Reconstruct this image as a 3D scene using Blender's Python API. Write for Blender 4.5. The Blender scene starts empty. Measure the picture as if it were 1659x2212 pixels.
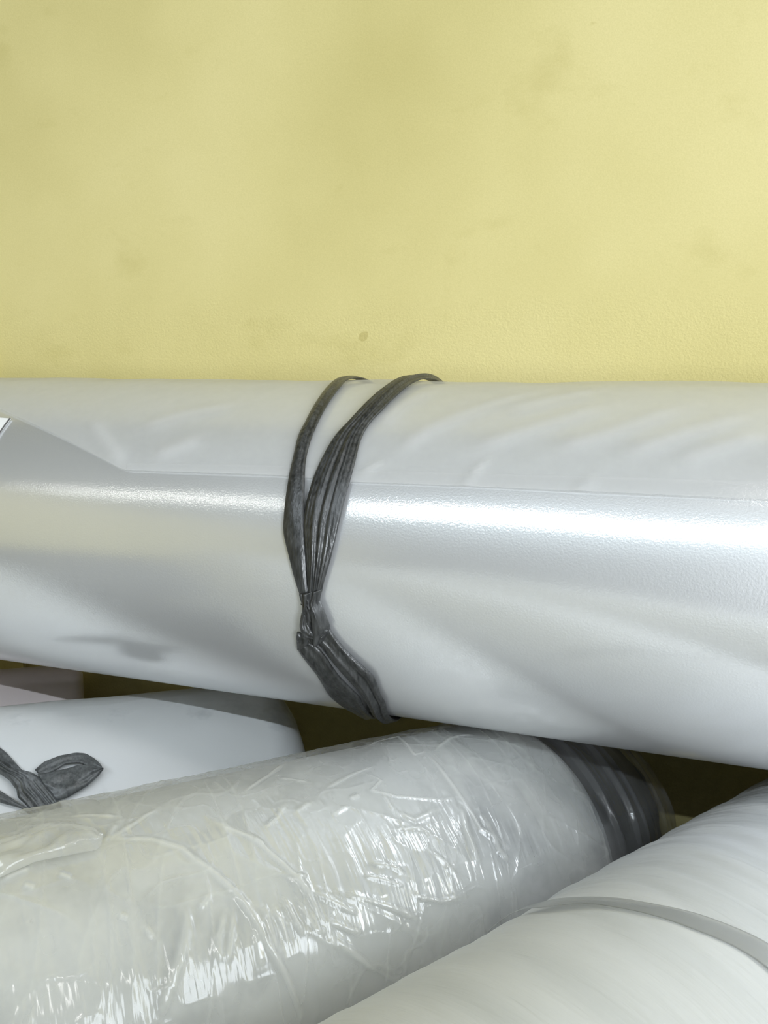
import bpy, math
import numpy as np
from mathutils import Vector

scene = bpy.context.scene
COL = scene.collection

# ------------------------------------------------------------------ camera
F_PX, W_PX, H_PX = 1600.0, 1659.0, 2212.0
PITCH = math.atan(326.0 / F_PX)
CAM_Z = 0.605
cam_data = bpy.data.cameras.new('camera')
cam = bpy.data.objects.new('camera', cam_data)
COL.objects.link(cam)
cam.location = (0, 0, CAM_Z)
cam.rotation_euler = (math.pi / 2 - PITCH, 0, 0)
cam_data.sensor_fit = 'VERTICAL'
cam_data.sensor_height = 36.0
cam_data.lens = 36.0 * F_PX / H_PX
cam_data.clip_start = 0.01
scene.camera = cam

# ------------------------------------------------------------------ view and light
scene.view_settings.view_transform = 'Standard'
scene.view_settings.look = 'None'
scene.view_settings.gamma = 1.0
scene.view_settings.use_curve_mapping = False
scene.view_settings.exposure = 0.26

world = bpy.data.worlds.new('world')
scene.world = world
world.use_nodes = True
wbg = world.node_tree.nodes['Background']
wbg.inputs[0].default_value = (0.80, 0.90, 1.0, 1)
wbg.inputs[1].default_value = 0.4


def area_light(name, loc, target, sx, sy, watt, colour):
    ld = bpy.data.lights.new(name, 'AREA')
    ld.shape = 'RECTANGLE'
    ld.size, ld.size_y = sx, sy
    ld.energy = watt
    ld.color = colour
    lo = bpy.data.objects.new(name, ld)
    COL.objects.link(lo)
    lo.location = loc
    lo.rotation_euler = (Vector(target) - Vector(loc)).to_track_quat('-Z', 'Y').to_euler()
    return lo


TUBE_Z = 2.78
# one row of ceiling tubes in front of the pile, parallel to the big roll; the left one is dimmer
TUBE_DIR = np.array((0.955, -0.296))


def tube(x, length, width, watt, colour):
    y = -2.31 + (x + 1.0) * TUBE_DIR[1] / TUBE_DIR[0]
    lo = area_light('tube_light', (x, y, TUBE_Z), (x, y, 0), length, width, watt, colour)
    lo.rotation_euler = (0, 0, math.atan2(TUBE_DIR[1], TUBE_DIR[0]))


tube(-0.25, 3.9, 0.05, 80, (0.82, 0.92, 1.0))
tube(-3.35, 1.9, 0.07, 6, (1.0, 1.0, 0.93))
# tubes over the camera, out of the frame above
area_light('tube_light', (1.3, -0.9, TUBE_Z), (1.3, -0.9, 0), 2.0, 0.12, 14, (1.0, 0.98, 0.97))
# daylight through the window in the right-hand wall
area_light('window_daylight', (3.36, -0.7, 1.95), (0, 0.2, 0.8), 1.6, 1.2, 50, (0.86, 0.93, 1.0))
# daylight through the doorway behind the camera
area_light('door_daylight', (2.45, -5.98, 1.22), (1.2, 0, 1.22), 1.5, 2.4, 330, (0.88, 0.94, 1.0))

# ------------------------------------------------------------------ helpers
def tag(o, label=None, cat=None, group=None, kind=None):
    if label: o['label'] = label
    if cat: o['category'] = cat
    if group: o['group'] = group
    if kind: o['kind'] = kind
    return o


def mesh_obj(name, verts, faces, mat, parent=None, smooth=True):
    me = bpy.data.meshes.new(name)
    v = np.asarray(verts, float).copy()
    if parent is not None:
        q = parent
        while q is not None:
            v -= np.array(q.location); q = q.parent
    me.from_pydata(v.tolist(), [], faces)
    if smooth:
        me.polygons.foreach_set('use_smooth', [True] * len(me.polygons))
    me.materials.append(mat)
    me.update()
    o = bpy.data.objects.new(name, me)
    COL.objects.link(o)
    if parent is not None:
        o.parent = parent
    return o


def box(name, lo, hi, mat, parent=None):
    x0, y0, z0 = lo; x1, y1, z1 = hi
    v = [(x0, y0, z0), (x1, y0, z0), (x1, y1, z0), (x0, y1, z0), (x0, y0, z1), (x1, y0, z1), (x1, y1, z1), (x0, y1, z1)]
    f = [(0, 3, 2, 1), (4, 5, 6, 7), (0, 1, 5, 4), (1, 2, 6, 5), (2, 3, 7, 6), (3, 0, 4, 7)]
    return mesh_obj(name, v, f, mat, parent, smooth=False)


def hash2(ix, iy, seed):
    h = (ix * 374761393 + iy * 668265263 + seed * 1442695041) & 0xFFFFFFFF
    h = ((h ^ (h >> 13)) * 1274126177) & 0xFFFFFFFF
    h = h ^ (h >> 16)
    return (h & 0xFFFF) / 65535.0


def noise(x, y, seed=0):
    """value noise in -1..1"""
    x = np.asarray(x, float); y = np.asarray(y, float)
    ix = np.floor(x).astype(np.int64); iy = np.floor(y).astype(np.int64)
    fx = x - ix; fy = y - iy
    fx = fx * fx * fx * (fx * (fx * 6 - 15) + 10); fy = fy * fy * fy * (fy * (fy * 6 - 15) + 10)
    a = hash2(ix, iy, seed); b = hash2(ix + 1, iy, seed)
    c = hash2(ix, iy + 1, seed); d = hash2(ix + 1, iy + 1, seed)
    return 2 * ((a * (1 - fx) + b * fx) * (1 - fy) + (c * (1 - fx) + d * fx) * fy) - 1


def ridged(x, y, seed=0):
    return 1 - np.abs(noise(x, y, seed)) * 2


def sstep(a, b, x):
    t = np.clip((x - a) / (b - a), 0, 1)
    return t * t * (3 - 2 * t)


# --- materials
def new_mat(name):
    m = bpy.data.materials.new(name)
    m.use_nodes = True
    nt = m.node_tree
    nt.nodes.clear()
    out = nt.nodes.new('ShaderNodeOutputMaterial')
    return m, nt, out


def N(nt, kind, **kw):
    n = nt.nodes.new(kind)
    for k, v in kw.items():
        if k.startswith('_'):
            setattr(n, k[1:], v)
        else:
            n.inputs[k.replace('__', ' ')].default_value = v
    return n


def coords(nt, scale=(1, 1, 1), rot=(0, 0, 0)):
    tc = nt.nodes.new('ShaderNodeTexCoord')
    mp = nt.nodes.new('ShaderNodeMapping')
    mp.vector_type = 'TEXTURE'           # turned into the thing's own axes, then stretched
    mp.inputs['Scale'].default_value = tuple(1.0 / x for x in scale)
    mp.inputs['Rotation'].default_value = rot
    nt.links.new(tc.outputs['Object'], mp.inputs['Vector'])
    return mp.outputs['Vector']


def noise_tex(nt, vec, scale, detail=4, rough=0.55):
    n = nt.nodes.new('ShaderNodeTexNoise')
    n.inputs['Scale'].default_value = scale
    n.inputs['Detail'].default_value = detail
    n.inputs['Roughness'].default_value = rough
    nt.links.new(vec, n.inputs['Vector'])
    return n.outputs['Fac']


def ramp(nt, fac, stops):
    r = nt.nodes.new('ShaderNodeValToRGB')
    el = r.color_ramp.elements
    while len(el) < len(stops): el.new(0.5)
    for e, (p, c) in zip(el, stops):
        e.position = p; e.color = (*c, 1) if len(c) == 3 else c
    nt.links.new(fac, r.inputs['Fac'])
    return r.outputs['Color']


def bump(nt, height, strength, dist):
    b = nt.nodes.new('ShaderNodeBump')
    b.inputs['Strength'].default_value = strength
    b.inputs['Distance'].default_value = dist
    nt.links.new(height, b.inputs['Height'])
    return b.outputs['Normal']


def mix_col(nt, a, b, fac=None, mode='MULTIPLY', f=1.0):
    m = nt.nodes.new('ShaderNodeMix'); m.data_type = 'RGBA'; m.blend_type = mode
    m.inputs[0].default_value = f
    if fac is not None: nt.links.new(fac, m.inputs[0])
    nt.links.new(a, m.inputs[6]); nt.links.new(b, m.inputs[7])
    return m.outputs[2]


def mat_plain(name, col, rough=0.7):
    m, nt, out = new_mat(name)
    b = nt.nodes.new('ShaderNodeBsdfPrincipled')
    b.inputs['Roughness'].default_value = rough
    v = coords(nt)
    c = ramp(nt, noise_tex(nt, v, 3.0, 5), [(0.3, tuple(x * 0.92 for x in col)), (0.7, tuple(min(1, x * 1.06) for x in col))])
    nt.links.new(c, b.inputs['Base Color'])
    nt.links.new(b.outputs[0], out.inputs[0])
    return m


def mat_plaster():
    m, nt, out = new_mat('yellow_plaster')
    b = nt.nodes.new('ShaderNodeBsdfPrincipled')
    b.inputs['Roughness'].default_value = 0.75
    b.inputs['Specular IOR Level'].default_value = 0.25
    v = coords(nt)
    base = ramp(nt, noise_tex(nt, v, 3.2, 3, 0.5), [(0.30, (0.575, 0.500, 0.210)), (0.5, (0.66, 0.578, 0.264)), (0.72, (0.725, 0.637, 0.315))])
    stains = ramp(nt, noise_tex(nt, coords(nt, (1, 1, 1.5)), 9.0, 5, 0.6), [(0.26, (0.84, 0.83, 0.74)), (0.42, (1, 1, 1))])
    c = mix_col(nt, base, stains, f=0.6)
    specks = ramp(nt, noise_tex(nt, v, 45, 1, 0.4), [(0.19, (0.75, 0.72, 0.6)), (0.215, (1, 1, 1))])
    c = mix_col(nt, c, specks, f=0.7)
    grain = ramp(nt, noise_tex(nt, v, 900, 2), [(0.3, (0.93, 0.93, 0.90)), (0.7, (1.0, 1.0, 1.0))])
    c = mix_col(nt, c, grain)
    nt.links.new(c, b.inputs['Base Color'])
    hz = nt.nodes.new('ShaderNodeMath'); hz.operation = 'ADD'
    nt.links.new(noise_tex(nt, v, 420, 3, 0.6), hz.inputs[0])
    nt.links.new(noise_tex(nt, v, 14, 4, 0.5), hz.inputs[1])
    sx = nt.nodes.new('ShaderNodeSeparateXYZ'); nt.links.new(v, sx.inputs[0])
    zz = N(nt, 'ShaderNodeMath', _operation='MULTIPLY_ADD'); zz.inputs[1].default_value = 0.10
    nt.links.new(noise_tex(nt, v, 9, 3), zz.inputs[0]); nt.links.new(sx.outputs['Z'], zz.inputs[2])
    mr = nt.nodes.new('ShaderNodeMapRange')
    mr.inputs['From Min'].default_value = 0.70; mr.inputs['From Max'].default_value = 0.725
    mr.inputs['To Min'].default_value = 0.42; mr.inputs['To Max'].default_value = 0.10
    nt.links.new(zz.outputs[0], mr.inputs['Value'])
    bn = N(nt, 'ShaderNodeBump', Distance=0.0012)
    nt.links.new(mr.outputs[0], bn.inputs['Strength']); nt.links.new(hz.outputs[0], bn.inputs['Height'])
    nt.links.new(bn.outputs['Normal'], b.inputs['Normal'])
    nt.links.new(b.outputs[0], out.inputs[0])
    return m


def mat_film(name, lo, hi, gloss, rough, rough2, mottle=6.0, stretch=(1, 1, 1), rot=(0, 0, 0), fine=900, fine_s=0.06, sharp=0.12, blotch=None, wrinkle=None):
    """stacked layers of plastic film: milky diffuse body under a strong layered reflection"""
    m, nt, out = new_mat(name)
    v = coords(nt, stretch, rot)
    c = ramp(nt, noise_tex(nt, v, mottle, 4, 0.5), [(0.3, lo), (0.7, hi)])
    if blotch:
        pos, scl, dark = blotch
        c = mix_col(nt, c, ramp(nt, noise_tex(nt, coords(nt), scl, 5, 0.65), [(pos, dark), (pos + 0.14, (1, 1, 1))]))
    nrm = bump(nt, noise_tex(nt, coords(nt), fine, 2), fine_s, 0.0006)
    if wrinkle:
        scl, strg, dist = wrinkle
        bn = nt.nodes.new('ShaderNodeBump')
        bn.inputs['Strength'].default_value = strg; bn.inputs['Distance'].default_value = dist
        nt.links.new(noise_tex(nt, v, scl, 4, 0.55), bn.inputs['Height'])
        nt.links.new(nrm, bn.inputs['Normal'])
        nrm = bn.outputs['Normal']
    d = nt.nodes.new('ShaderNodeBsdfDiffuse')
    nt.links.new(c, d.inputs['Color'])
    g1 = N(nt, 'ShaderNodeBsdfGlossy', Roughness=rough, Color=(0.96, 0.97, 0.98, 1))
    g2 = N(nt, 'ShaderNodeBsdfGlossy', Roughness=rough2, Color=(0.96, 0.97, 0.98, 1))
    for g in (g1, g2): nt.links.new(nrm, g.inputs['Normal'])
    nt.links.new(nrm, d.inputs['Normal'])
    g1.distribution = 'BECKMANN'
    mg = N(nt, 'ShaderNodeMixShader', Fac=sharp)
    nt.links.new(g2.outputs[0], mg.inputs[1]); nt.links.new(g1.outputs[0], mg.inputs[2])
    lw = N(nt, 'ShaderNodeFresnel', IOR=1.45)
    mr = nt.nodes.new('ShaderNodeMapRange')
    mr.inputs['From Min'].default_value = 0.03; mr.inputs['From Max'].default_value = 1.0
    mr.inputs['To Min'].default_value = gloss; mr.inputs['To Max'].default_value = min(1, gloss + 0.45)
    nt.links.new(lw.outputs[0], mr.inputs['Value'])
    mx = nt.nodes.new('ShaderNodeMixShader')
    nt.links.new(mr.outputs[0], mx.inputs[0])
    nt.links.new(d.outputs[0], mx.inputs[1]); nt.links.new(mg.outputs[0], mx.inputs[2])
    nt.links.new(mx.outputs[0], out.inputs[0])
    return m


def mat_wrap(name, col, haze, rough, ior=1.45, crinkle=None, haze_var=0.0, fold=0.0, cmap=None, gmax=0.25):
    """one thin sheet of clear film: mostly see-through, a little milky, shiny"""
    m, nt, out = new_mat(name)
    v = coords(nt)
    tr = N(nt, 'ShaderNodeBsdfTransparent', Color=(0.97, 0.97, 0.965, 1))
    d = N(nt, 'ShaderNodeBsdfDiffuse', Color=(*col, 1))
    t = N(nt, 'ShaderNodeBsdfTranslucent', Color=(*col, 1))
    md = N(nt, 'ShaderNodeMixShader', Fac=0.35)
    nt.links.new(d.outputs[0], md.inputs[1]); nt.links.new(t.outputs[0], md.inputs[2])
    mh = N(nt, 'ShaderNodeMixShader', Fac=haze)
    if haze_var:
        mr = nt.nodes.new('ShaderNodeMapRange')
        mr.inputs['From Min'].default_value = 0.3; mr.inputs['From Max'].default_value = 0.7
        mr.inputs['To Min'].default_value = max(0, haze - haze_var); mr.inputs['To Max'].default_value = haze + haze_var
        nt.links.new(noise_tex(nt, v, 14, 4, 0.6), mr.inputs['Value'])
        nt.links.new(mr.outputs[0], mh.inputs[0])
        if fold:                                   # milkier along folds, which also paints in the crease highlights
            at = nt.nodes.new('ShaderNodeAttribute'); at.attribute_name = 'fold'
            ma = N(nt, 'ShaderNodeMath', _operation='MULTIPLY_ADD'); ma.inputs[1].default_value = fold
            ma.use_clamp = True
            nt.links.new(at.outputs['Fac'], ma.inputs[0]); nt.links.new(mr.outputs[0], ma.inputs[2])
            nt.links.new(ma.outputs[0], mh.inputs[0])
    nt.links.new(tr.outputs[0], mh.inputs[1]); nt.links.new(md.outputs[0], mh.inputs[2])
    g = N(nt, 'ShaderNodeBsdfGlossy', Roughness=rough, Color=(1, 1, 1, 1))
    if crinkle:
        scl, strg, dist = crinkle
        nr = bump(nt, noise_tex(nt, coords(nt, *cmap) if cmap else v, scl, 3, 0.5), strg, dist)
        nt.links.new(nr, g.inputs['Normal'])
    fr = N(nt, 'ShaderNodeFresnel', IOR=ior)
    mx = nt.nodes.new('ShaderNodeMixShader')
    fm = N(nt, 'ShaderNodeMath', _operation='MINIMUM'); fm.inputs[1].default_value = gmax
    nt.links.new(fr.outputs[0], fm.inputs[0])
    nt.links.new(fm.outputs[0], mx.inputs[0])
    nt.links.new(mh.outputs[0], mx.inputs[1]); nt.links.new(g.outputs[0], mx.inputs[2])
    nt.links.new(mx.outputs[0], out.inputs[0])
    return m


def mat_strap(name, lo, hi, rough):
    m, nt, out = new_mat(name)
    b = nt.nodes.new('ShaderNodeBsdfPrincipled')
    b.inputs['Roughness'].default_value = rough
    b.inputs['Specular IOR Level'].default_value = 0.6
    v = coords(nt, (1, 1, 0.16))
    c = ramp(nt, noise_tex(nt, v, 420, 4, 0.65), [(0.32, lo), (0.72, hi)])
    c = mix_col(nt, c, ramp(nt, noise_tex(nt, coords(nt), 60, 4), [(0.3, (0.75, 0.75, 0.72)), (0.7, (1.15, 1.15, 1.15))]))
    nt.links.new(c, b.inputs['Base Color'])
    nt.links.new(bump(nt, noise_tex(nt, v, 500, 3), 0.5, 0.0008), b.inputs['Normal'])
    nt.links.new(b.outputs[0], out.inputs[0])
    return m


M_plaster = mat_plaster()
M_ceiling = mat_plain('grey_ceiling', (0.20, 0.21, 0.20), 0.9)
M_front = mat_plain('dim_green_grey_wall', (0.16, 0.16, 0.145), 0.9)
M_floor = mat_plain('dark_concrete', (0.09, 0.09, 0.088), 0.8)
AX_B = ((1, 0.12, 0.12), (0, 0.173, 0.691))
AX_A = ((1, 0.10, 0.10), (0, 0.129, 0.693))
M_main = mat_film('layered_clear_film', (0.52, 0.525, 0.53), (0.57, 0.575, 0.58), 0.57, 0.165, 0.40, sharp=0.52, mottle=5, fine=700, fine_s=0.14)
M_sheet = mat_wrap('milky_outer_sheet', (0.68, 0.68, 0.675), 0.44, 0.5, ior=1.3, haze_var=0.08, fold=0.3, gmax=0.14)
M_hem = mat_wrap('folded_sheet_hem', (0.74, 0.74, 0.745), 0.36, 0.4, ior=1.3, gmax=0.12)
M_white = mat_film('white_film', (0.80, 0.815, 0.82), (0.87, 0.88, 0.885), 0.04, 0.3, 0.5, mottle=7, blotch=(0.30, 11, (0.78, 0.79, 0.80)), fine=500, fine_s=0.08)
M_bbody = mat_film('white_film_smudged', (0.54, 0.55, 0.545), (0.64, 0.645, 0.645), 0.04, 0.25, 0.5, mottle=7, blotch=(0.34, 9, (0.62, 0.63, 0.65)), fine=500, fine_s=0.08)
M_bwrap = mat_wrap('crumpled_clear_wrap', (0.74, 0.745, 0.715), 0.28, 0.11, ior=1.42, crinkle=(120, 0.5, 0.003), haze_var=0.16, fold=0.5, cmap=AX_B, gmax=0.13)
M_bend = mat_wrap('clear_wrap_end', (0.6, 0.6, 0.6), 0.20, 0.12, ior=1.5, crinkle=(60, 0.25, 0.004), haze_var=0.10, gmax=0.22)
M_abody = mat_film('white_film_wound', (0.57, 0.585, 0.595), (0.68, 0.69, 0.70), 0.05, 0.25, 0.5, mottle=30, stretch=AX_A[0], rot=AX_A[1], wrinkle=(70, 0.6, 0.005), fine=500, fine_s=0.08)  # streaky tone paints in the shading of the wound film's wrinkles
M_end_shade = mat_film('dark_end_shade', (0.035, 0.036, 0.038), (0.13, 0.13, 0.13), 0.05, 0.2, 0.4, mottle=26)
M_pink = mat_film('pinkish_film', (0.74, 0.65, 0.65), (0.82, 0.73, 0.72), 0.08, 0.3, 0.45)
M_strap = mat_strap('black_raffia', (0.011, 0.0115, 0.0115), (0.062, 0.064, 0.064), 0.33)
M_strap_grey = mat_strap('grey_raffia', (0.06, 0.065, 0.068), (0.17, 0.18, 0.185), 0.36)
M_band = mat_wrap('grey_band_under_film', (0.30, 0.31, 0.30), 0.27, 0.35)
M_paper = mat_plain('white_paper', (0.80, 0.80, 0.80), 0.8)
M_ink = mat_plain('dark_paper_edge', (0.12, 0.12, 0.12), 0.8)

# ------------------------------------------------------------------ the room
XL, XR, YB, YF, ZC = -4.7, 3.4, 1.06, -6.0, 2.85
tag(box('floor', (XL, YF, -0.1), (XR, YB + 1.2, 0), M_floor), kind='structure')
tag(box('ceiling', (XL, YF, ZC), (XR, YB + 1.2, ZC + 0.1), M_ceiling), kind='structure')
def wb(x): return 0.786 - 0.309 * x           # the wall runs slightly across the camera's view


def slant_box(name, x0, x1, front, depth, z0, z1, mat):
    v = [(x, wb(x) + o, z) for z in (z0, z1) for x, o in ((x0, front), (x1, front), (x1, depth), (x0, depth))]
    f = [(0, 3, 2, 1), (4, 5, 6, 7), (0, 1, 5, 4), (1, 2, 6, 5), (2, 3, 7, 6), (3, 0, 4, 7)]
    return mesh_obj(name, v, f, mat, None, smooth=False)


tag(slant_box('wall_back', XL - 0.1, XR + 0.1, 0, 0.15, -0.1, ZC + 0.1, M_plaster), kind='structure')
tag(box('wall_left', (XL - 0.1, YF, -0.1), (XL, YB + 1.2, ZC + 0.1), M_plaster), kind='structure')


def wall_with_hole(name, x0, x1, y0, y1, z0, z1, hy0, hy1, hz0, hz1, mat):
    vs, fs = [], []
    for (a, b, c, d) in ((y0, hy0, z0, z1), (hy1, y1, z0, z1), (hy0, hy1, z0, hz0), (hy0, hy1, hz1, z1)):
        k = len(vs)
        vs += [(x0, a, c), (x1, a, c), (x1, b, c), (x0, b, c), (x0, a, d), (x1, a, d), (x1, b, d), (x0, b, d)]
        fs += [tuple(k + i for i in q) for q in ((0, 3, 2, 1), (4, 5, 6, 7), (0, 1, 5, 4), (1, 2, 6, 5), (2, 3, 7, 6), (3, 0, 4, 7))]
    return mesh_obj(name, vs, fs, mat, None, smooth=False)


def wall_with_door(name, x0, x1, y0, y1, z0, z1, hx0, hx1, hz1, mat):
    vs, fs = [], []
    for (a, b, c, d) in ((x0, hx0, z0, z1), (hx1, x1, z0, z1), (hx0, hx1, hz1, z1)):
        k = len(vs)
        vs += [(a, y0, c), (b, y0, c), (b, y1, c), (a, y1, c), (a, y0, d), (b, y0, d), (b, y1, d), (a, y1, d)]
        fs += [tuple(k + i for i in q) for q in ((0, 3, 2, 1), (4, 5, 6, 7), (0, 1, 5, 4), (1, 2, 6, 5), (2, 3, 7, 6), (3, 0, 4, 7))]
    return mesh_obj(name, vs, fs, mat, None, smooth=False)


tag(wall_with_door('wall_front', XL - 0.1, XR + 0.1, YF - 0.1, YF, -0.1, ZC + 0.1, 1.68, 3.22, 2.44, M_front), kind='structure')
tag(wall_with_hole('wall_right', XR, XR + 0.1, YF, YB, -0.1, ZC + 0.1, -1.5, 0.5, 1.25, 2.65, M_front), kind='structure')
# rough plaster rib at the left end of the wall
tag(slant_box('trim_1', -0.64, -0.481, -0.008, 0.01, 0, ZC, M_plaster), kind='structure')

# ------------------------------------------------------------------ rolls
class Roll:
    """a cylinder: axis point at x = 0, unit direction, radius; the surface is addressed by (s along the axis, angle a from the top)"""
    def __init__(self, P, d, r):
        self.P = np.array(P, float); self.P[2] += CAM_Z
        self.d = np.array(d, float) / np.linalg.norm(d); self.r = r
        up = np.array([0, 0, 1.0]); self.e1 = up - (up @ self.d) * self.d; self.e1 /= np.linalg.norm(self.e1)
        self.e2 = np.cross(self.d, self.e1)          # towards the wall
        if self.e2[1] > 0: self.e2 = -self.e2        # now: towards the camera

    def at(self, s, a, rad):
        s = np.asarray(s)[..., None]; a = np.asarray(a)[..., None]; rad = np.asarray(rad)[..., None]
        return self.P + s * self.d + rad * (np.cos(a) * self.e1 + np.sin(a) * self.e2)

    def sa(self, x, y):
        """surface address under a photograph pixel"""
        u = (x - W_PX / 2) / F_PX; w = -(y - H_PX / 2) / F_PX
        v = np.array([u, math.cos(PITCH) + w * math.sin(PITCH), -math.sin(PITCH) + w * math.cos(PITCH)])
        O = np.array([0, 0, CAM_Z]); q = O - self.P
        vp = v - (v @ self.d) * self.d; qp = q - (q @ self.d) * self.d
        A = vp @ vp; B = 2 * vp @ qp; C = qp @ qp - self.r ** 2
        D = max(B * B - 4 * A * C, 0.0)
        t = (-B - math.sqrt(D)) / (2 * A)
        X = q + t * v
        return X @ self.d, math.atan2(X @ self.e2, X @ self.e1)

    def path(self, pts):
        return np.array([self.sa(*p) for p in pts])

    def base(self, s0, s1):
        m = self.P + 0.5 * (s0 + s1) * self.d
        return (m[0], m[1], m[2] - self.r)


def grid_faces(ns, na, closed):
    i = np.arange(ns - 1)[:, None]; j = np.arange(na if closed else na - 1)[None]
    j2 = (j + 1) % na
    return np.stack(np.broadcast_arrays(i * na + j, i * na + j2, (i + 1) * na + j2, (i + 1) * na + j), -1).reshape(-1, 4).tolist()


FOLD = [None]                        # how creased the last sheet is, point by point


def creases(roll, S, A, items):
    """raise narrow folds along poly-lines drawn on the surface; each item: (points (s,a), height, width)"""
    h = np.zeros_like(S); r = roll.r; fo = np.zeros_like(S)
    for pts, hgt, wid in items:
        best = np.full(S.shape, 1e9)
        smin, smax = pts[:, 0].min() - 4 * wid, pts[:, 0].max() + 4 * wid
        amin, amax = pts[:, 1].min() - 4 * wid / r, pts[:, 1].max() + 4 * wid / r
        msk = (S > smin) & (S < smax) & (A > amin) & (A < amax)
        if not msk.any(): continue
        s = S[msk]; a = A[msk] * r; b = np.full(s.shape, 1e9); tt = np.zeros(s.shape)
        n = len(pts) - 1
        for k in range(n):
            p, q = pts[k] * (1, r), pts[k + 1] * (1, r)
            e = q - p; L = e @ e + 1e-12
            t = np.clip(((s - p[0]) * e[0] + (a - p[1]) * e[1]) / L, 0, 1)
            dd = np.hypot(s - p[0] - t * e[0], a - p[1] - t * e[1])
            up = dd < b
            b = np.where(up, dd, b); tt = np.where(up, (k + t) / n, tt)
        fade = np.clip(np.sin(np.pi * np.clip(tt, 0.04, 0.96)) * 1.6, 0, 1)
        h[msk] += hgt * np.exp(-(b / wid) ** 2) * fade
        fo[msk] = np.maximum(fo[msk], np.exp(-(b / (wid * 0.7)) ** 2) * fade)
    FOLD[0] = fo
    return h


def full_shell(name, roll, s0, s1, mat, parent, fn, ds=0.004, na=360, shoulder=0.012, core=0.04, cap=True):
    """closed film roll: wound surface, rounded shoulders, end faces with a core hole rim"""
    ns = max(8, int((s1 - s0) / ds))
    s = np.linspace(s0, s1, ns); a = np.linspace(-math.pi, math.pi, na, endpoint=False)
    S, A = np.meshgrid(s, a, indexing='ij')
    edge = np.minimum(S - s0, s1 - S)
    sh = np.where(edge < shoulder, shoulder - np.sqrt(np.maximum(shoulder ** 2 - (shoulder - np.minimum(edge, shoulder)) ** 2, 0)), 0)
    R = roll.r + fn(S, A) - sh
    V = roll.at(S, A, R).reshape(-1, 3)
    F = grid_faces(ns, na, True)
    V = V.tolist()
    if cap:
        for end, sv in ((0, s0), (ns - 1, s1)):
            inward = 1 if end == 0 else -1
            prev = [end * na + j for j in range(na)]
            for rad, dz in ((roll.r * 0.6, 0.002), (core, 0.004), (core, 0.05)):
                k = len(V)
                V += roll.at(np.full(na, sv + inward * dz), a, np.full(na, rad)).tolist()
                cur = [k + j for j in range(na)]
                for j in range(na):
                    q = (prev[j], prev[(j + 1) % na], cur[(j + 1) % na], cur[j])
                    F.append(q if end else q[::-1])
                prev = cur
            F.append(tuple(prev) if end else tuple(prev[::-1]))
    return mesh_obj(name, V, F, mat, parent)


def sheet(name, roll, s, a_lo, a_hi, na, mat, parent, fn, t=None):
    """open sheet lying on the roll between two angle limits given per s"""
    if t is None: t = np.linspace(0, 1, na)
    na = len(t)
    S = np.repeat(s[:, None], na, 1); A = a_lo[:, None] * (1 - t) + a_hi[:, None] * t
    FOLD[0] = None
    R = roll.r + fn(S, A)
    o = mesh_obj(name, roll.at(S, A, R).reshape(-1, 3), grid_faces(len(s), na, False), mat, parent)
    if FOLD[0] is not None:
        at = o.data.attributes.new('fold', 'FLOAT', 'POINT')
        at.data.foreach_set('value', np.clip(FOLD[0], 0, 1).reshape(-1).astype(np.float32))
    return o


def resample(P, n):
    P = np.asarray(P, float)
    L = np.r_[0, np.cumsum(np.linalg.norm(np.diff(P * (1, 0.14), axis=0), axis=1))]
    t = np.linspace(0, L[-1], n)
    return np.stack([np.interp(t, L, P[:, k]) for k in range(2)], 1)


def smooth_line(P, n, it=2):
    P = resample(P, n)
    for _ in range(it):
        P[1:-1] = 0.25 * P[:-2] + 0.5 * P[1:-1] + 0.25 * P[2:]
    return P


def ribbon(name, roll, left, right, lift, mat, parent, n=90, m=18, thick=0.0006, bulge=0.0015, ribs=0.0006, seed=1, rib_n=7.0, soft=2, bulge_fn=None):
    """flat plastic tape between two edge lines (s,a); lift(t) is its height over the roll; folds run along it"""
    Lp, Rp = smooth_line(left, n, soft), smooth_line(right, n, soft)
    v = np.linspace(0, 1, m); t = np.linspace(0, 1, n)
    S = Lp[:, 0][:, None] * (1 - v) + Rp[:, 0][:, None] * v
    A = Lp[:, 1][:, None] * (1 - v) + Rp[:, 1][:, None] * v
    T, Vv = np.meshgrid(t, v, indexing='ij')
    prof = np.sqrt(np.clip(1 - (2 * Vv - 1) ** 2, 0, 1))
    bf = np.array([bulge_fn(x) for x in t])[:, None] if bulge_fn else 1.0
    H = np.array([lift(x) for x in t])[:, None] + bulge * prof * bf
    H = H + ribs * prof * bf * (noise(Vv * rib_n, T * 3.0, seed) + 0.6 * noise(Vv * rib_n * 2.3, T * 5.0, seed + 7))
    top = roll.at(S, A, roll.r + H).reshape(-1, 3)
    bot = roll.at(S, A, roll.r + np.array([lift(x) for x in t])[:, None] * np.ones_like(H) - thick).reshape(-1, 3)
    V = np.r_[top, bot]; k = len(top)
    F = grid_faces(n, m, False)
    F2 = [(a + k, d + k, c + k, b + k) for a, b, c, d in F]
    for i in range(n - 1):
        F2.append((i * m, (i + 1) * m, k + (i + 1) * m, k + i * m))
        F2.append((i * m + m - 1, k + i * m + m - 1, k + (i + 1) * m + m - 1, (i + 1) * m + m - 1))
    for j in range(m - 1):
        F2.append((j, k + j, k + j + 1, j + 1))
        e = (n - 1) * m
        F2.append((e + j, e + j + 1, k + e + j + 1, k + e + j))
    o = mesh_obj(name, V, F + F2, mat, parent)
    return o


def empty(name, loc, label, cat, group=None):
    o = bpy.data.objects.new(name, None)
    COL.objects.link(o)
    o.location = loc
    o.empty_display_size = 0.05
    return tag(o, label, cat, group)


def px(ox, oy, sc, pts):
    return [(ox + x / sc, oy + y / sc) for x, y in pts]


GROUP = 'plastic film rolls piled against the yellow wall'

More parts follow.
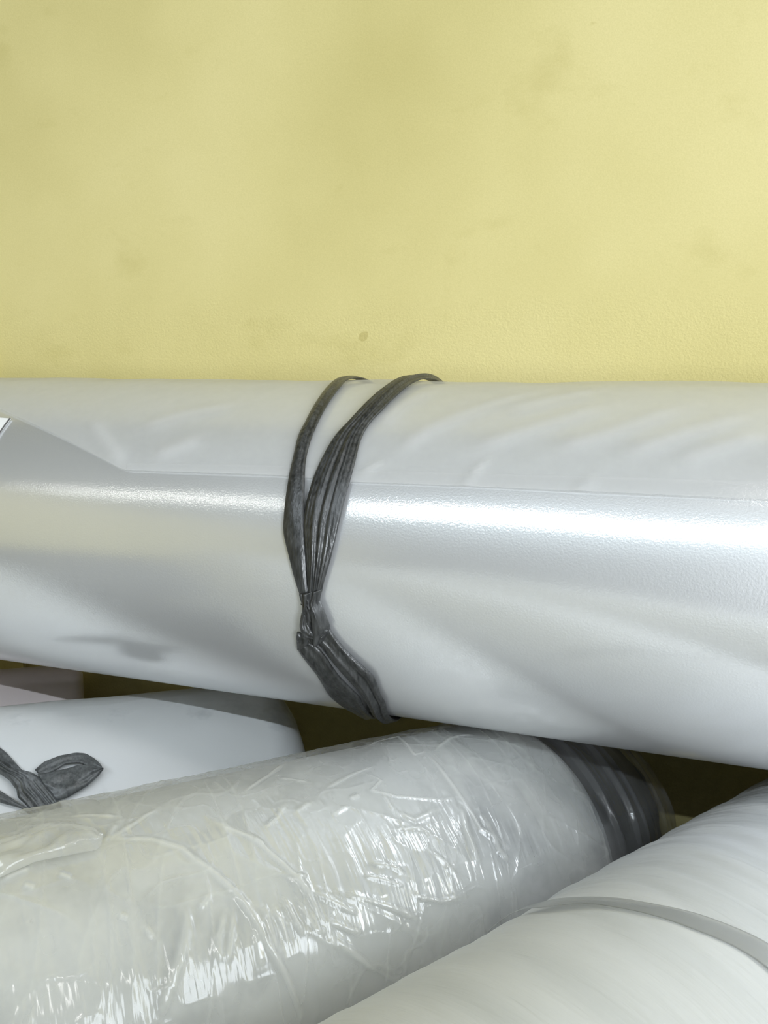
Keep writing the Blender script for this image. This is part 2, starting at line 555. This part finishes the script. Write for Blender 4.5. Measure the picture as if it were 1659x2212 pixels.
# ================================================================== the big clear roll on top
RM = Roll((0, 0.624, -0.1577), (0.9554, -0.2953, 0.0009), 0.1395)
S0, S1 = -1.0, 1.6
main = empty('film_roll', RM.base(S0, S1), 'big shiny clear film roll lying on top of the pile, tied with black tape', 'film roll', GROUP)


def main_fn(S, A):
    return 0.0003 * noise(S * 3, A * 1.2, 3) + 0.00012 * noise(S * 9, A * 4, 4)


full_shell('film_body', RM, S0, S1, M_main, main, main_fn, ds=0.006, na=400, shoulder=0.006)

# outer milky sheet: covers top and back, its free edge runs along the front
edge_px = [(-60, 862), (0, 887), (150, 955), (255, 1010), (275, 1018), (600, 1029), (760, 1043), (1000, 1052), (1300, 1066), (1659, 1082)]
E = RM.path(edge_px)
E = E[np.argsort(E[:, 0])]
s_sheet = np.linspace(S0 + 0.005, S1 - 0.005, 700)
a_edge = np.interp(s_sheet, E[:, 0], E[:, 1])
a_edge[s_sheet < E[0, 0]] = E[0, 1] + (s_sheet[s_sheet < E[0, 0]] - E[0, 0]) * 2.0
a_edge = np.maximum(a_edge, -0.5)
LIFT = 0.0022
diag = []
for p in [[(985, 1098), (1000, 1060), (1030, 1020), (1062, 990)], [(1225, 1095), (1250, 1062), (1290, 1030)], [(770, 1040), (800, 1015), (830, 1000)]]:
    diag.append((RM.path(p), 0.0008, 0.0035))
for p in [[(840, 1000), (930, 930), (1060, 880), (1180, 850)], [(1000, 985), (1150, 930), (1330, 880)], [(1180, 985), (1330, 935), (1500, 880)],
          [(1320, 1000), (1480, 940), (1640, 900)], [(1450, 1010), (1560, 970), (1659, 940)], [(820, 930), (870, 880), (950, 845)], [(1080, 900), (1190, 870), (1300, 850)],
          [(300, 930), (400, 900), (520, 880)], [(200, 905), (275, 1010)], [(330, 990), (440, 950)]]:
    diag.append((RM.path(p), 0.0009, 0.008))


def sheet_fn(S, A):
    dg = noise((S * 1.0 + A * 0.14 * 1.6) * 22, (S * 0.3 - A * 0.14) * 7, 11)
    amp = sstep(-0.12, 0.02, S)
    h = LIFT + 0.0003 * dg * (0.35 + 0.65 * amp) + 0.0006 * noise(S * 9, A * 2.0, 12)
    top = np.exp(-((A + 0.35) / 0.35) ** 2)
    h = h + top * (0.0020 * noise(S * 11, A * 1.0, 15) + 0.0010 * noise(S * 31, A * 1.0, 16) + 0.0010)
    h = h + creases(RM, S, A, diag)
    return np.maximum(h, 0.0009)


sheet('outer_sheet', RM, s_sheet, a_edge, np.full_like(a_edge, -2.6), 190, M_sheet, main, sheet_fn)
# the folded hem along that edge (straight part)
mh = s_sheet > RM.sa(270, 1016)[0]
hem_w = np.interp(s_sheet[mh], [RM.sa(270, 1016)[0], RM.sa(1659, 1082)[0]], [0.040, 0.080])
hem = sheet('sheet_hem', RM, s_sheet[mh], a_edge[mh] - hem_w, a_edge[mh], 6, M_hem, main, lambda S, A: sheet_fn(S, A) + 0.0005)

# paper slip stuck at the left edge
lab = RM.path([(-60, 900), (26, 907), (-2, 946), (-60, 1010)])
ss, aa = lab[:, 0], lab[:, 1]


def quad_patch(name, roll, corners, lift, mat, parent, n=14):
    u = np.linspace(0, 1, n); U, Vv = np.meshgrid(u, u, indexing='ij')
    c = corners
    SA = ((1 - U) * (1 - Vv))[..., None] * c[0] + (U * (1 - Vv))[..., None] * c[1] + (U * Vv)[..., None] * c[2] + ((1 - U) * Vv)[..., None] * c[3]
    V1 = roll.at(SA[..., 0], SA[..., 1], roll.r + lift).reshape(-1, 3); V0 = roll.at(SA[..., 0], SA[..., 1], roll.r + lift - 0.0004).reshape(-1, 3)
    F = grid_faces(n, n, False); k = n * n
    ring = [i * n for i in range(n)] + [(n - 1) * n + j for j in range(1, n)] + [i * n + n - 1 for i in range(n - 2, -1, -1)] + [j for j in range(n - 2, 0, -1)]
    G = [(ring[i], ring[(i + 1) % len(ring)], ring[(i + 1) % len(ring)] + k, ring[i] + k) for i in range(len(ring))]
    return mesh_obj(name, np.r_[V1, V0], F + [tuple(x + k for x in q[::-1]) for q in F] + G, mat, parent, smooth=False)


slip = quad_patch('paper_slip', RM, lab, 0.0016, M_paper, main)
quad_patch('paper_edge', RM, RM.path([(23, 906), (26, 907), (-2, 947), (-4, 945)]), 0.0019, M_ink, slip)

# --- black tape tie
z1 = lambda pts: px(560, 800, 4.1475, pts)
z2 = lambda pts: px(560, 1160, 4.1475, pts)


def lift_out(t0, t1, a, b):
    return lambda t: float(a + (b - a) * sstep(t0, t1, t))


def back_tail(P, a_end, ds):
    """carry an edge line on over the back of the roll"""
    s, a = P[0]
    return np.r_[[(s + ds, a_end), (s + ds * 0.45, a - 1.2), (s + ds * 0.12, a - 0.4)], P]


# left strand
Lo = z1([(680, 135), (630, 180), (560, 270), (420, 520), (370, 600), (330, 780), (290, 960), (260, 1150), (240, 1380), (238, 1460), (270, 1580), (290, 1659)]) + z2([(330, 330), (380, 480), (415, 580)])
Li = z1([(780, 140), (740, 190), (670, 280), (600, 390), (540, 510), (480, 650), (440, 800), (428, 900), (428, 1050), (424, 1200), (424, 1380), (432, 1560), (440, 1659)]) + z2([(450, 330), (470, 480), (480, 580)])
Lo, Li = RM.path(Lo), RM.path(Li)
strandL = ribbon('tape_strand', RM, back_tail(Lo, -3.0, 0.03), back_tail(Li, -3.0, 0.03), lambda t: float(0.0006 + 0.0042 * sstep(0.46, 0.56, t)), M_strap, main, n=170, m=16, bulge_fn=lambda t: 0.12 + 0.88 * sstep(0.46, 0.56, t), bulge=0.0012, ribs=0.0008, seed=3, rib_n=4)
Ro = z1([(1430, 85), (1280, 130), (1130, 210), (1000, 310), (880, 430), (790, 530), (720, 590), (640, 700), (570, 830), (510, 960), (470, 1090), (440, 1200), (420, 1300), (412, 1420), (425, 1560), (440, 1659)]) + z2([(450, 330), (465, 480), (470, 580)])
Ri = z1([(1515, 85), (1380, 160), (1250, 260), (1120, 390), (1010, 500), (950, 590), (910, 690), (880, 830), (830, 1010), (790, 1160), (740, 1360), (710, 1500), (670, 1659)]) + z2([(620, 330), (580, 470), (560, 580)])
Ro, Ri = RM.path(Ro), RM.path(Ri)
strandR = ribbon('tape_strand', RM, back_tail(Ro, -3.0, 0.06), back_tail(Ri, -3.0, 0.06), lambda t: float(0.0006 + 0.0040 * sstep(0.44, 0.53, t)), M_strap, main, n=200, m=34, bulge_fn=lambda t: 0.12 + 0.88 * sstep(0.44, 0.55, t), bulge=0.0028, ribs=0.0018, seed=9, rib_n=9)
# knot
k1 = ribbon('knot', RM, RM.path(z2([(385, 490), (415, 580), (405, 690), (395, 770), (430, 850), (480, 910)])), RM.path(z2([(590, 450), (560, 545), (595, 620), (655, 770), (640, 830), (600, 900)])),
            lambda t: 0.0045, M_strap, main, n=50, m=22, bulge=0.0050, ribs=0.0030, seed=21, rib_n=5)
for q, (l, r_) in enumerate((([(402, 570), (470, 620), (540, 760), (600, 830)], [(500, 545), (560, 640), (610, 760), (650, 800)]),
                             ([(410, 650), (400, 740), (430, 830), (560, 880)], [(470, 650), (480, 720), (520, 790), (620, 830)]))):
    rb = ribbon('knot_coil', RM, RM.path(z2(l)), RM.path(z2(r_)), lambda t: 0.0065 + 0.002 * math.sin(math.pi * t), M_strap, k1, n=36, m=12, bulge=0.0028, ribs=0.0010, seed=31 + q, rib_n=4)
ribbon('tape_stub', RM, RM.path(z2([(365, 815), (355, 850), (362, 965)])), RM.path(z2([(405, 822), (480, 850), (470, 915)])), lambda t: 0.005, M_strap, main, n=30, m=12, bulge=0.0025, ribs=0.0012, seed=41, rib_n=3)


def front_tail(P, a_end, ds):
    s, a = P[-1]
    return np.r_[P, [(s + ds * 0.2, a + 0.25), (s + ds, a_end)]]


b1l = RM.path(z2([(358, 960), (380, 1010), (440, 1090), (520, 1190), (580, 1290), (640, 1390), (740, 1470), (860, 1535)]))
b1r = RM.path(z2([(440, 890), (560, 980), (625, 1065), (720, 1205), (825, 1315), (915, 1400), (955, 1490), (1000, 1550)]))
ribbon('tape_strand', RM, front_tail(b1l, 3.3, -0.02), front_tail(b1r, 3.3, -0.02), lambda t: 0.0035, M_strap, main, n=120, m=18, bulge=0.0020, ribs=0.0010, seed=51, rib_n=4)
b2l = RM.path(z2([(440, 880), (570, 960), (640, 1055), (735, 1170), (845, 1285), (935, 1375), (990, 1480), (1020, 1550)]))
b2r = RM.path(z2([(640, 790), (690, 870), (760, 960), (860, 1060), (960, 1150), (1030, 1210), (1070, 1290), (1100, 1390), (1140, 1450), (1165, 1560)]))
ribbon('tape_strand', RM, front_tail(b2l, 3.3, -0.01), front_tail(b2r, 3.3, -0.01), lambda t: 0.0032, M_strap, main, n=120, m=20, bulge=0.0022, ribs=0.0014, seed=61, rib_n=5)

# ================================================================== crumpled roll in the middle
RB = Roll((0, 0.4788, -0.3873), (0.759, 0.628, -0.1725), 0.1098)
B0, B1, B2 = -1.25, 0.150, 0.285
mid = empty('film_roll', RB.base(B0, B1), 'white film roll in crumpled glossy clear wrap, middle of the three rolls beneath', 'film roll', GROUP)
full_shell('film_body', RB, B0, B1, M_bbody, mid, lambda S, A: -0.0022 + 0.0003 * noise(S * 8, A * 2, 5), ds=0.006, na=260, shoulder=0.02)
q6 = lambda pts: RB.path(px(400, 1500, 2.37, pts))
q8 = lambda pts: RB.path(px(0, 1750, 2.765, pts))
cr = []
for pts, h, w in (
        ([(290, 520), (410, 440), (515, 365)], .0020, .0022),
        ([(110, 630), (200, 690), (340, 745), (440, 830), (550, 930), (610, 1000), (690, 1150), (780, 1270)], .0022, .0026),
        ([(0, 820), (100, 890), (240, 1010), (330, 1130), (420, 1290), (500, 1420), (550, 1540), (585, 1650)], .0026, .0028),
        ([(200, 1110), (165, 1250), (165, 1400)], .0018, .0030), ([(240, 1100), (225, 1260), (205, 1400)], .0018, .0028), ([(340, 1200), (385, 1400)], .0016, .0030),
        ([(390, 1080), (430, 1200), (470, 1320)], .0014, .0020), ([(440, 1090), (500, 1210), (520, 1280)], .0014, .0018), ([(490, 1040), (560, 1160), (600, 1220)], .0014, .0018),
        ([(560, 1050), (640, 1180), (690, 1240)], .0014, .0018), ([(600, 1070), (680, 1200), (720, 1230)], .0012, .0016), ([(520, 1100), (600, 1250)], .0012, .0016),
        ([(620, 1000), (780, 1080), (880, 1130)], .0018, .0022), ([(760, 1010), (950, 1060), (1100, 1110), (1200, 1160)], .0018, .0024), ([(900, 930), (1000, 950), (1120, 985)], .0016, .0018),
        ([(930, 870), (1050, 880), (1130, 930)], .0014, .0020), ([(1150, 1030), (1300, 1060), (1420, 1040)], .0016, .0022), ([(700, 1150), (850, 1210), (900, 1220)], .0016, .0022),
        ([(760, 1260), (850, 1320), (950, 1400)], .0020, .0026), ([(840, 545), (890, 520)], .0016, .0026), ([(1080, 610), (1170, 650), (1300, 590)], .0018, .0022), ([(1010, 520), (1060, 600)], .0014, .0020),
        ([(1220, 300), (1330, 430), (1400, 530), (1500, 690), (1650, 790)], .0028, .0030), ([(1400, 560), (1430, 700), (1500, 900)], .0028, .0040), ([(1500, 600), (1600, 800), (1650, 860)], .0024, .0035),
        ([(900, 290), (1000, 250), (1090, 230), (1170, 320), (1240, 300)], .0014, .0018), ([(1270, 300), (1400, 215), (1480, 210)], .0022, .0022),
        ([(480, 440), (560, 450), (640, 465)], .0012, .0020), ([(900, 400), (1000, 450), (950, 500), (1080, 530), (1300, 550), (1400, 530)], .0014, .0016),
        ([(700, 500), (850, 420), (980, 370)], .0012, .0018), ([(560, 620), (640, 560)], .0014, .0022), ([(750, 630), (830, 580)], .0012, .0018), ([(400, 700), (470, 640), (520, 560)], .0012, .0024),
        ([(1240, 800), (1320, 860), (1400, 960)], .0014, .0022), ([(1050, 700), (1200, 690), (1250, 720)], .0012, .0018), ([(340, 745), (400, 780)], .0022, .0020), ([(560, 930), (620, 940)], .0020, .0016)):
    cr.append((q6(pts), h * 0.42, w * 0.8))
for pts, h, w in (
        ([(0, 265), (200, 170), (400, 85)], .0022, .0026), ([(230, 310), (340, 210), (420, 150), (500, 135), (560, 170)], .0024, .0022), ([(330, 260), (430, 220), (500, 180)], .0018, .0020),
        ([(0, 440), (100, 395), (180, 365)], .0022, .0022), ([(620, 220), (660, 150), (700, 90)], .0020, .0024), ([(620, 215), (800, 100), (950, 0)], .0018, .0024), ([(640, 190), (900, 190), (1080, 240), (1180, 330)], .0014, .0024),
        ([(1130, 550), (1080, 850), (1000, 1080), (940, 1250)], .0020, .0040), ([(1250, 520), (1180, 600)], .0014, .0020), ([(340, 395), (430, 420)], .0014, .0020), ([(130, 460), (210, 480)], .0016, .0026),
        ([(400, 60), (560, 50), (720, 60)], .0014, .0022), ([(0, 250), (60, 290), (130, 250)], .0014, .0022), ([(700, 640), (760, 655)], .0012, .0020), ([(860, 710), (910, 775)], .0010, .0018)):
    cr.append((q8(pts), h * 0.5, w * 0.85))


def wrap_fn(S, A):
    l = A * 0.11
    h = 0.0012 + 0.0009 * noise(S * 6, A * 1.4, 71)
    u, v = S * 0.8 + l * 0.6, -S * 0.6 + l * 0.8
    f1 = np.maximum(0, ridged(u * 14, v * 34, 72)) ** 5
    f2 = np.maximum(0, ridged(u * 40, v * 16, 73)) ** 5
    f3 = np.maximum(0, ridged(S * 60, l * 70, 74)) ** 5
    f4 = np.maximum(0, ridged((S + 0.25 * l) * 75, l * 12, 77)) ** 4
    h = h + 0.0005 * f1 + 0.00035 * f2 + 0.00025 * f3 + 0.0003 * f4
    # folds run round the roll near its far end
    far = sstep(-0.06, 0.08, S)
    h = h + far * 0.0012 * noise(S * 60 + noise(S * 9, A * 2, 76) * 1.3, A * 1.4, 75)
    h = h + creases(RB, S, A, cr)
    patch = 0.5 + 0.5 * noise(S * 12, A * 2.5, 78)
    FOLD[0] = np.clip(FOLD[0] + patch * (0.5 * f1 + 0.4 * f2 + 0.3 * f3 + 0.5 * f4) + far * 0.55 * np.maximum(0, noise(S * 75 + noise(S * 9, A * 2, 76) * 1.6 + 6 * l, A * 1.3, 79)), 0, 1)
    hidden = 1 - sstep(-1.5, -1.1, A) * (1 - sstep(1.25, 1.5, A))
    return np.maximum(h * (1 - hidden), -0.0015)


s_w = np.r_[np.linspace(B0 + 0.004, -0.34, 240, endpoint=False), np.linspace(-0.34, 0.128, 600)]
a_w = np.r_[np.linspace(3.14, 1.4, 60, endpoint=False), np.linspace(1.4, -1.1, 340, endpoint=False), np.linspace(-1.1, -3.14, 70)]
sheet('crumpled_wrap', RB, s_w, np.full_like(s_w, 3.14), np.full_like(s_w, -3.14), 0, M_bwrap, mid, wrap_fn, t=(3.14 - a_w) / 6.28)


def end_fn(S, A):
    t = (S - 0.128) / (B2 - 0.128)
    h = wrap_fn(S, A) * (1 - sstep(0, 0.3, t)) + sstep(0, 0.3, t) * 0.001
    h = h - 0.002 - 0.018 * sstep(0.25, 1.0, t) - 0.03 * sstep(0.8, 1, t)
    for c, w, k in ((0.150, .0035, .0028), (0.176, .003, .0035), (0.190, .0025, .0022), (0.232, .003, .003), (0.252, .003, .002)):
        h = h + k * (1 - sstep(1.0, 1.25, A)) * np.exp(-((S - c - 0.004 * noise(A * 1.5, A * 0 + c * 50, 81)) / w) ** 2)
    h = h + 0.0012 * noise(S * 70, A * 3, 82)
    return np.where(A > 1.25, np.minimum(h, -0.003), h)


s_e = np.linspace(0.128, B2, 120)
sheet('wrap_end', RB, s_e, np.full_like(s_e, 3.14), np.full_like(s_e, -3.14), 260, M_bend, mid, end_fn)

# dark crumpled shell added in the roll's far end, standing in for its shaded hollow
s_p = np.linspace(B1 - 0.01, 0.262, 60)
a_p = np.linspace(-math.pi, math.pi, 200, endpoint=False)
SP, AP = np.meshgrid(s_p, a_p, indexing='ij')
tp = (SP - s_p[0]) / (s_p[-1] - s_p[0])
RP = RB.r - 0.008 - 0.020 * tp ** 2 - 0.05 * sstep(0.85, 1, tp) + 0.0016 * noise(SP * 60, AP * 3, 83) + 0.0015 * noise(SP * 25, AP * 6, 84)
VP = RB.at(SP, AP, RP).reshape(-1, 3)
mesh_obj('end_shade_shell', VP, grid_faces(60, 200, True) + [tuple(59 * 200 + j for j in range(200))], M_end_shade, mid)

# loose fold of wrap at the left
fl_top = q8([(-60, 290), (0, 265), (200, 180), (400, 120), (560, 165), (600, 225)])
fl_bot = q8([(-60, 480), (0, 455), (200, 358), (400, 308), (570, 268), (600, 240)])
ribbon('wrap_fold', RB, fl_top, fl_bot, lambda t: 0.0030 + 0.003 * (1 - t), M_bwrap, mid, n=80, m=22, bulge=0.0050, ribs=0.0030, seed=91, rib_n=3, thick=0.0002)

# ================================================================== smooth roll in front on the right
RA = Roll((0, 0.1767, -0.3567), (0.763, 0.634, -0.1285), 0.1206)
A0, A1 = -1.15, 0.60
front = empty('film_roll', RA.base(A0, A1), 'smooth white film roll nearest the camera, with a pale grey band round it', 'film roll', GROUP)


def a_fn(S, A):
    l = A * 0.12
    h = 0.0012 * noise(S * 6, A * 1.2, 101)
    wv = S + 0.012 * noise(S * 5, A * 1.5, 102) + 0.012 * A
    near = sstep(0.12, 0.24, S)
    h = h + (0.0004 + 0.0011 * near) * noise(wv * 70, A * 1.3, 103) + (0.0003 + 0.0007 * near) * noise(wv * 150, A * 2.2, 104)
    h = h * sstep(-1.5, -1.1, A) - 0.0002
    return np.where(S > 0.42, np.minimum(h, 0.0004), h)


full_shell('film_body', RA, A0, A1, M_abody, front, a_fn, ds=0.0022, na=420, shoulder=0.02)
q7 = lambda pts: RA.path(px(900, 1500, 2.186, pts))
bu = q7([(455, 1032), (600, 992), (800, 970), (950, 975), (1100, 1000), (1210, 1020), (1300, 1040), (1420, 1080), (1659, 1185)])
bl = q7([(450, 1042), (600, 1024), (800, 1002), (950, 1022), (1150, 1068), (1300, 1122), (1450, 1182), (1560, 1240), (1659, 1312)])
bu = np.r_[[(bu[0, 0], -2.8), (bu[0, 0], -1.8)], bu, [(bu[-1, 0] - 0.02, 2.0), (bu[-1, 0] - 0.02, 2.9)]]
bl = np.r_[[(bl[0, 0] - .004, -2.8), (bl[0, 0] - .004, -1.8)], bl, [(bl[-1, 0] - 0.02, 2.0), (bl[-1, 0] - 0.02, 2.9)]]
ribbon('grey_band', RA, bu, bl, lambda t: float(0.0003 + 0.0012 * sstep(0.2, 0.3, t) * (1 - sstep(0.7, 0.85, t))), M_band, front, n=200, m=12, bulge=0.0003, ribs=0.0001, seed=111, thick=0.0001)

# ================================================================== white roll at the left
RC = Roll((0, 0.7715, -0.4757), (0.917, 0.392, -0.0774), 0.1275)
C0, C1 = -1.0, -0.112
left = empty('film_roll', RC.base(C0, C1), 'matt white film roll at the left with a grey looped tape tie', 'film roll', GROUP)


def c_fn(S, A):
    return 0.0014 * noise(S * 6, A * 1.3, 121) + 0.0006 * noise(S * 22 + A * 1.2, A * 3, 122) + 0.0003 * np.maximum(0, ridged(S * 40 + A * 3, A * 6, 123)) ** 2


full_shell('film_body', RC, C0, C1, M_white, left, c_fn, ds=0.004, na=340, shoulder=0.045)
qc = lambda pts: RC.path(px(0, 1560, 6.381, pts))


def ext_l(P, ds=-0.03, da=-0.5):
    s, a = P[0]
    return np.r_[[(s + ds, a + da)], P]


def strap_c(name, l, r_, lift, **kw):
    return ribbon(name, RC, qc(l), qc(r_), lift, M_strap_grey, left, **kw)


strap_c('tape_strand', [(-250, 180), (0, 370), (100, 450), (200, 560), (300, 670), (430, 800)], [(-250, 330), (0, 545), (130, 640), (190, 690), (270, 750), (380, 860)], lambda t: 0.002, n=60, m=14, bulge=0.0016, ribs=0.0008, seed=131)
strap_c('tape_strand', [(-200, 480), (0, 590), (150, 680), (300, 690), (440, 720), (560, 800), (700, 960), (800, 1090), (880, 1225), (960, 1420)],
        [(-200, 640), (0, 740), (130, 830), (225, 950), (250, 1060), (330, 1130), (420, 1220), (500, 1290), (540, 1330), (600, 1500)], lambda t: 0.004, n=90, m=30, bulge=0.0045, ribs=0.0026, seed=141, rib_n=7)
strap_c('tape_strand', [(-200, 860), (0, 960), (80, 1010), (180, 1075), (300, 1160), (420, 1230)], [(-200, 1060), (0, 1120), (90, 1145), (180, 1170), (280, 1195), (420, 1290)], lambda t: 0.003, n=50, m=14, bulge=0.0025, ribs=0.0016, seed=151, rib_n=4)
lo = strap_c('tape_loop', [(480, 680), (600, 580), (820, 500), (1050, 465), (1180, 480), (1300, 550), (1395, 640), (1420, 705)],
             [(560, 760), (700, 720), (770, 690), (900, 615), (1090, 600), (1180, 640), (1300, 690), (1400, 720)], lambda t: 0.003 + 0.004 * t, n=60, m=14, bulge=0.0010, ribs=0.0008, seed=161, rib_n=3)
lo2 = ribbon('loop_underside', RC, qc([(520, 740), (640, 730), (790, 705), (960, 670), (1090, 635), (1250, 640), (1400, 690), (1420, 702)]),
             qc([(700, 1060), (800, 1095), (930, 1060), (1060, 990), (1200, 910), (1350, 790), (1410, 720), (1422, 706)]), lambda t: 0.0035 + 0.0045 * t, M_strap_grey, lo, n=60, m=18, bulge=0.0022, ribs=0.0012, seed=171, rib_n=4)

# ================================================================== pinkish roll behind, only its end shows at the far left
RD = Roll((-0.455, 0.812, -0.425), (0.917, 0.392, -0.0774), 0.066)
back = empty('film_roll', RD.base(-0.45, 0.09), 'pinkish film roll in shadow behind the matt white roll, far left edge', 'film roll', GROUP)
full_shell('film_body', RD, -0.45, 0.09, M_pink, back, lambda S, A: 0.0006 * noise(S * 7, A * 2, 181), ds=0.005, na=160, shoulder=0.012, core=0.02)

# ================================================================== unseen rolls added to block light under the pile and help carry it
RE = Roll((0.158, -0.012, -0.336), (0.763, 0.634, -0.1285), 0.1213)
side = empty('film_roll', RE.base(-1.1, 0.75), 'added white film roll beyond the right edge, beside the nearest roll, keeping light out from under the pile', 'film roll', GROUP)
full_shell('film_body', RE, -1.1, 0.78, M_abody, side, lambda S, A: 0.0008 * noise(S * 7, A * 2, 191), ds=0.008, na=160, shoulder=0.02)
RF = Roll((-0.36, -0.06, -0.516), (0.64, -0.77, 0.0), 0.087)
RF.P[0] = -0.36
under = empty('film_roll', RF.base(-0.35, 0.6), 'added white film roll lying crosswise on the floor, unseen, to block light beneath the others and support them', 'film roll', GROUP)
full_shell('film_body', RF, -0.35, 0.6, M_abody, under, lambda S, A: 0.0006 * noise(S * 7, A * 2, 192), ds=0.008, na=140, shoulder=0.02)
